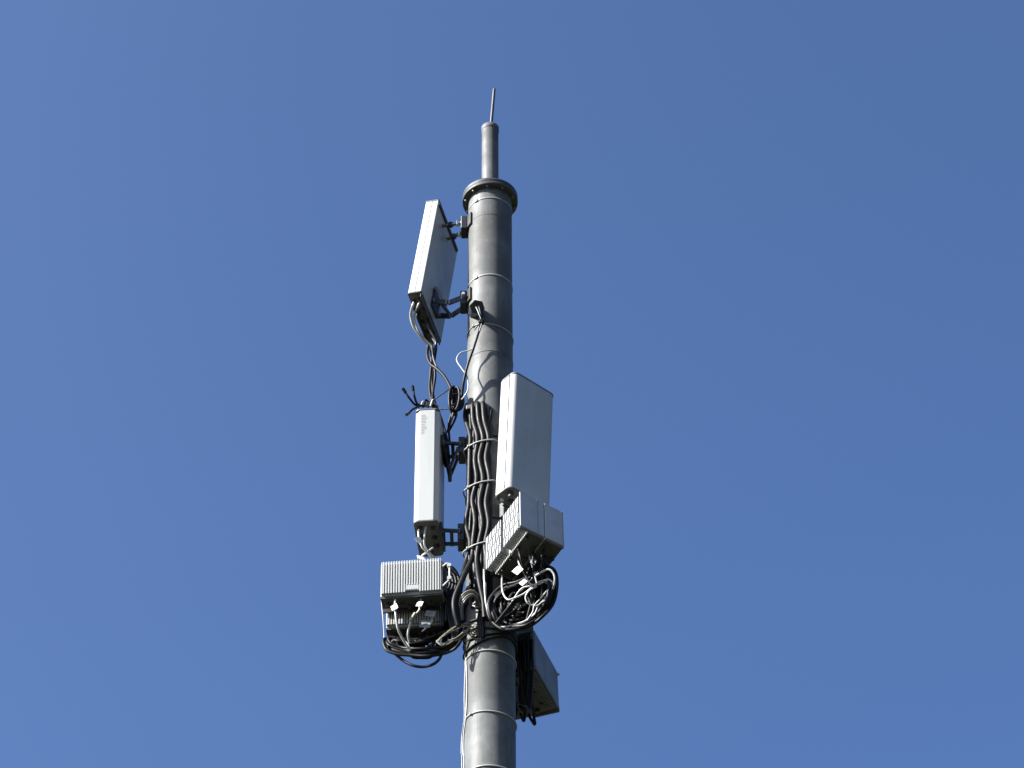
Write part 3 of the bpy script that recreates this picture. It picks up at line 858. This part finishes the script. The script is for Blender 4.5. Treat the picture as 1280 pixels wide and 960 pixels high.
def fill_loops(base, cx, cy, n, s0, s1, Y0, Y1, lab, grp, r0=0.008, r1=0.013, amt=2.0):
    for k in range(n):
        sc = s0 + (s1 - s0) * (k + 0.5) / n
        ox, oy = rj.uniform(-6, 6) * (1.1 - sc), rj.uniform(-6, 6) * (1.1 - sc)
        pts = [at(cx + ox + (q[0] - cx) * sc + rj.uniform(-amt, amt), cy + oy + (q[1] - cy) * sc + rj.uniform(-amt, amt), rj.uniform(Y0, Y1)) for q in base]
        o = obj('cable_loop', MB().tube(pts, rj.uniform(r0, r1), 7, closed=True, step=4), 'black')
        tag(o, lab, 'cable', grp)
fill_loops(BL, 652, 748, 26, 0.12, 0.92, -0.30, -0.20, 'black cable loop packed inside the big coil under the side by side units', 'inner black loops under the side by side units', 0.010, 0.016, 2.5)
# ---- tangle left: under the ribbed units
JL = [
    ([(494.5, 745, -0.16), (494, 758, -0.19), (496.5, 782, -0.16), (502, 796, -0.10), (508, 806, -0.06), (513, 813, -0.03)], 'white jumper with tag crossing the ribs of the shadowed radio unit', 0.0085),
    ([(527.4, 744, -0.16), (525, 756, -0.18), (524, 763, -0.17), (516, 772, -0.16), (512, 783, -0.14), (510, 793, -0.11), (512, 804, -0.06)], 'white jumper with a pale splice sleeve under the ribbed radio units', 0.0085),
    ([(482, 802, 0.05), (486, 810.5, 0.04), (498, 815, 0.03), (514, 815, 0.03), (530, 811, 0.03)], 'white jumper lying along the lower coil of the ribbed units', 0.008),
    ([(541, 768, -0.10), (540, 777, -0.10), (535, 783, -0.08), (528, 789, -0.04)], 'short pale jumper curving past the grey tags', 0.007),
    ([(513, 813, -0.02), (509, 805, 0.02), (504, 801, 0.04), (497, 803, 0.05)], 'short white jumper end folded back in the lower coil', 0.008),
]
for k, (lst, lab, r) in enumerate(JL):
    o = cable(px(lst, -0.1), r, lab, 'white_cable')
    if k == 0:
        tag_card(o, at(493, 759, -0.21), (0.048, 0.052), (-15, -15, -20))
    if k == 1:
        tag_card(o, at(524.5, 755, -0.20), (0.045, 0.055), (15, -15, -15))
        obj('splice_sleeve', MB().cyl(at(519.5, 767, -0.165), at(513, 777, -0.155), 0.016, 10), 'beige_cable', o, True)
    if k == 3:
        tag_card(o, at(538, 767, -0.13), (0.075, 0.060), (12, -10, -5), 'grey_tag')
        tag_card(o, at(531, 780, -0.12), (0.080, 0.070), (4, -10, 0), 'grey_tag')
BLL = [(481, 800, 0.05), (484, 811, 0.03), (498, 817, 0.0), (515, 820, -0.02), (535, 820, -0.04), (555, 817, -0.06), (570, 809, -0.08), (577, 795, -0.08), (572, 783, -0.05), (556, 790, 0.0), (535, 799, 0.05), (510, 803, 0.08), (492, 800, 0.08)]
for k in range(7):
    sft = [(q[0] - (q[0] - 527) * 0.02 * k, q[1] - (q[1] - 806) * 0.06 * k - 0.7 * k, q[2] + 0.02 * (k % 3)) for q in BLL]
    o = obj('cable_loop', MB().tube(jitter_loop(sft, 0, rj, 1.2), 0.0115, 8, closed=True, step=5), 'black')
    tag(o, 'black cable loop in the sagging coil under the ribbed radio units', 'cable', 'black loops under the ribbed units')
cable(px([(488, 812, 0.03), (497, 820, 0.03), (506, 827, 0.02), (517, 832, 0.0), (529, 833.5, 0.0), (541, 830.5, -0.02), (549, 824, -0.03), (553, 815, -0.03)], 0), 0.011, 'single black cable sagging lowest below the coil under the ribbed units')
cable(px([(511, 816, 0.02), (516, 822, 0.01), (527, 823, 0.0), (538, 822, -0.01), (545, 815, -0.02)], 0), 0.007, 'thin black cable sagging just inside the lowest loop')
cable(px([(476.2, 746, 0.0), (478.5, 770, 0.02), (480, 790, 0.05), (481, 806, 0.06), (488, 813, 0.06)], 0), 0.004, 'thin pale cable edging the outer flank of the ribbed units', 'white_cable')
for k in range(12):
    u = -0.18 + 0.36 * rj.random()
    A = R2bM @ Vector((u, 0.03, -0.165))
    B = A + Vector((rj.uniform(-0.03, 0.03), rj.uniform(-0.02, 0.03), -0.05))
    e = rj.choice(BLL[1:7])
    D = at(e[0], e[1] - 3, 0.0)
    cable([A, B, (B + D) / 2 + Vector((rj.uniform(-0.05, 0.05), 0.03, -0.02)), D], 0.009, 'dark lead from the shadowed ribbed unit into the sagging coil', 'black', 'dark leads under the ribbed units')
fill_loops([(q[0], q[1]) for q in BLL], 528, 806, 12, 0.25, 0.97, 0.03, 0.12, 'black cable loop packed inside the sagging coil under the ribbed units', 'inner black loops under the ribbed units', 0.009, 0.014, 1.8)
fill_loops([(567 + 13 * math.cos(a * 0.449), 768 + 32 * math.sin(a * 0.449)) for a in range(14)], 567, 768, 14, 0.2, 1.0, -0.02, 0.08, 'black cable loop in the upright coil squeezed between ribbed units and mast', 'upright black loops beside the mast', 0.010, 0.014, 1.5)
# round coil between the ribbed units and the mast
for k in range(14):
    pts = []
    rx = 19 - 1.25 * k
    for q in range(16):
        a = 2 * math.pi * q / 16
        pts.append(at(555 + 1.2 * (k % 3) + rx * math.cos(a), 729 + (23 - 1.5 * k) * math.sin(a), 0.04 + 0.02 * (k % 3)))
    o = obj('cable_loop', MB().tube(pts, 0.012, 8, closed=True, step=4), 'black')
    tag(o, 'black cable loop in the round coil behind the ribbed units beside the mast', 'cable', 'black loops beside the mast')
for k in range(7):
    cable(px([(557 + 1.5 * k, 742 - k, -0.06), (560 + 1.5 * k, 758, -0.08), (562 + 1.6 * k, 776, -0.09), (566 + 1.2 * k, 796, -0.08), (566 + k, 806, -0.07)], 0), 0.011, 'dark lead hanging between the ribbed units and the mast', 'black', 'dark leads beside the mast')

# beige fibre bundle looping from the mast
G_BG = 'yellowed fibre leads looping out from the mast'
rb = random.Random(9)
for k in range(8):
    j = [rb.uniform(-1.3, 1.3) for _ in range(12)]
    lo = k % 2                                   # upper and lower runs of the loop
    yy = -0.20 - 0.012 * rb.random()
    run = ([(583, 781.5, yy), (571, 783.0, yy), (562, 788.0, yy), (553, 795.5, yy - 0.01)], [(583, 788.0, yy), (572, 795.0, yy), (561, 801.0, yy), (553, 803.5, yy - 0.01)])[lo]
    pts = [on(602, 779 + 2.6 * k, 0.010), on(593, 780 + 2.6 * k, 0.012)]
    pts += [at(q[0] + j[i], q[1] + 1.6 * j[i + 4] + 0.5 * k * (1 if lo else 0.6), q[2] + 0.01 * j[i]) for i, q in enumerate(run)]
    pts += [at(546.5 + 0.6 * j[9], 802 + 0.8 * j[10], yy - 0.01), at(549 + j[11], 799.5 + 2.5 * lo, yy + 0.01)]
    cable(pts, 0.0045, 'thin yellowed fibre lead in the bundle looping out from the mast', 'beige_cable', G_BG)
# loops on the mast above the fibre bundle
for k in range(4):
    cable(px([(573 + 2.0 * k, 775, -0.22), (574 + 1.5 * k, 756 + k, -0.25), (578 + 1.5 * k, 744 + 2 * k, -0.27), (587 + k, 738.5 + 2.2 * k, -0.27), (595, 741 + 2.4 * k, -0.25), (601 - k, 750 + 2 * k, -0.22), (603, 762, -0.215)], 0), 0.0085, 'grey brown cable arched against the mast above the fibre bundle', 'grey_cable' if k % 2 else 'beige_cable', 'arched cables on the mast')
cable([on(590, 756, 0.012), on(596, 752, 0.02), on(603, 750, 0.02), on(606, 756, 0.015), on(598, 759, 0.02), on(591, 757, 0.02)], 0.007, 'white tie wrapped into a knot on the mast between both tangles', 'tie')
for k in range(3):
    cable([on(598.0 + 2.6 * k, 752, 0.012), on(599.5 + 2.4 * k, 764, 0.014), on(597.5 + 2.6 * k, 776, 0.014), on(599.5 + 2.4 * k, 788, 0.014), on(599 + 2.4 * k, 797, 0.010)], 0.0105, 'black twisted lead running down the mast below the tie knot', 'black', 'twisted leads on the mast')
# dark wraps round the shaft
for k in range(4):
    z = at(612, 776 + 7.5 * k, -POLE_R).z
    pts = [((POLE_R + 0.010) * math.cos(R(a)), (POLE_R + 0.010) * math.sin(R(a)), z + 0.02 * math.sin(R(a * 2 + 60 * k)) + 0.035 * math.cos(R(a)) * (k - 1) * 0.4) for a in range(0, 360, 15)]
    o = obj('cable_loop', MB().tube(pts, 0.008, 8, closed=True, step=2), 'black')
    tag(o, 'thin black cable wound once round the mast under the tangles', 'cable', 'wraps round the mast')
for k in range(5):  # fine curved cable shadows, modelled as thin strands on the shaft
    cable([on(596 - 1.5 * k, 788 + 1.5 * k, 0.008), on(589 - 1.3 * k, 797 + 1.5 * k, 0.008), on(584 - 0.6 * k, 809 + 2 * k, 0.008), on(581.5, 826 + 3 * k, 0.008)], 0.0042, 'thin dark line on the lit flank of the mast, a cable shadow built as a strand', 'grey_cable' if k % 2 else 'black', 'cable shadow lines built on the mast')
# thin pale cables running down the shaft
def down(lst, off, r, lab, mat):
    pts = [on(q[0], q[1], off) for q in lst]
    e = pts[-1]
    for zz in (10.5, 8.0, 5.0, 2.0, 0.25):
        pts.append(Vector((e.x, e.y, zz)))
    return cable(pts, r, lab, mat)
down([(581, 798), (582.5, 824), (583.5, 850), (583.5, 872), (582, 898), (579.5, 920), (579, 942), (580, 962)], 0.006, 0.0048, 'thin white cable running down the lit edge of the mast', 'white_cable')
down([(579.5, 804), (581.5, 826), (581, 850), (580.5, 872), (580.5, 898), (577.5, 920), (576.8, 942), (577.5, 962)], 0.008, 0.0045, 'thin grey cable running down the very edge of the mast', 'grey_tag')

# leads under the shaded pair behind the mast
for k in range(9):
    u = -0.27 + 0.028 * k
    v = -0.10 + 0.30 * ((k * 5) % 9) / 9
    A = R3M @ Vector((u, v, -0.18))
    cable([A, A + Vector((0.005, 0.01, -0.06)), A + Vector((rj.uniform(-0.03, 0.03), 0.03, -0.10 - 0.05 * rj.random())), A + Vector((-0.06 * rj.random(), 0.02, -0.05))], 0.011, 'dark lead dangling under the shaded radio pair behind the mast', 'black', 'leads under the shaded pair')
for k in range(8):
    q = [rj.uniform(-2.5, 2.5) for _ in range(8)]
    cable(px([(648 + 2.4 * k, 798 + q[0], 0.12), (649 + 2.3 * k + q[1], 818 + q[2], 0.15 + 0.01 * q[3]), (650 + 2.2 * k + q[4], 842, 0.18), (649 + 2.1 * k + q[5], 866, 0.22), (651 + 1.6 * k + q[6], 884 + 2 * q[7], 0.25)], 0.1), rj.choice((0.010, 0.013, 0.016)), 'dark lead hanging in the gap between mast and shaded pair', 'black', 'leads in the gap behind the mast')
obj('cross_plate', MB().box(R3M @ Vector((-0.10, -0.305, -0.04)), (0.36, 0.014, 0.34), Matrix.Rotation(R(-18.7), 3, 'Z'), 0.003), 'dark_steel', fr3, True)  # dark sheet added to black out the shaded near end of the pair
bpy.context.view_layer.update()
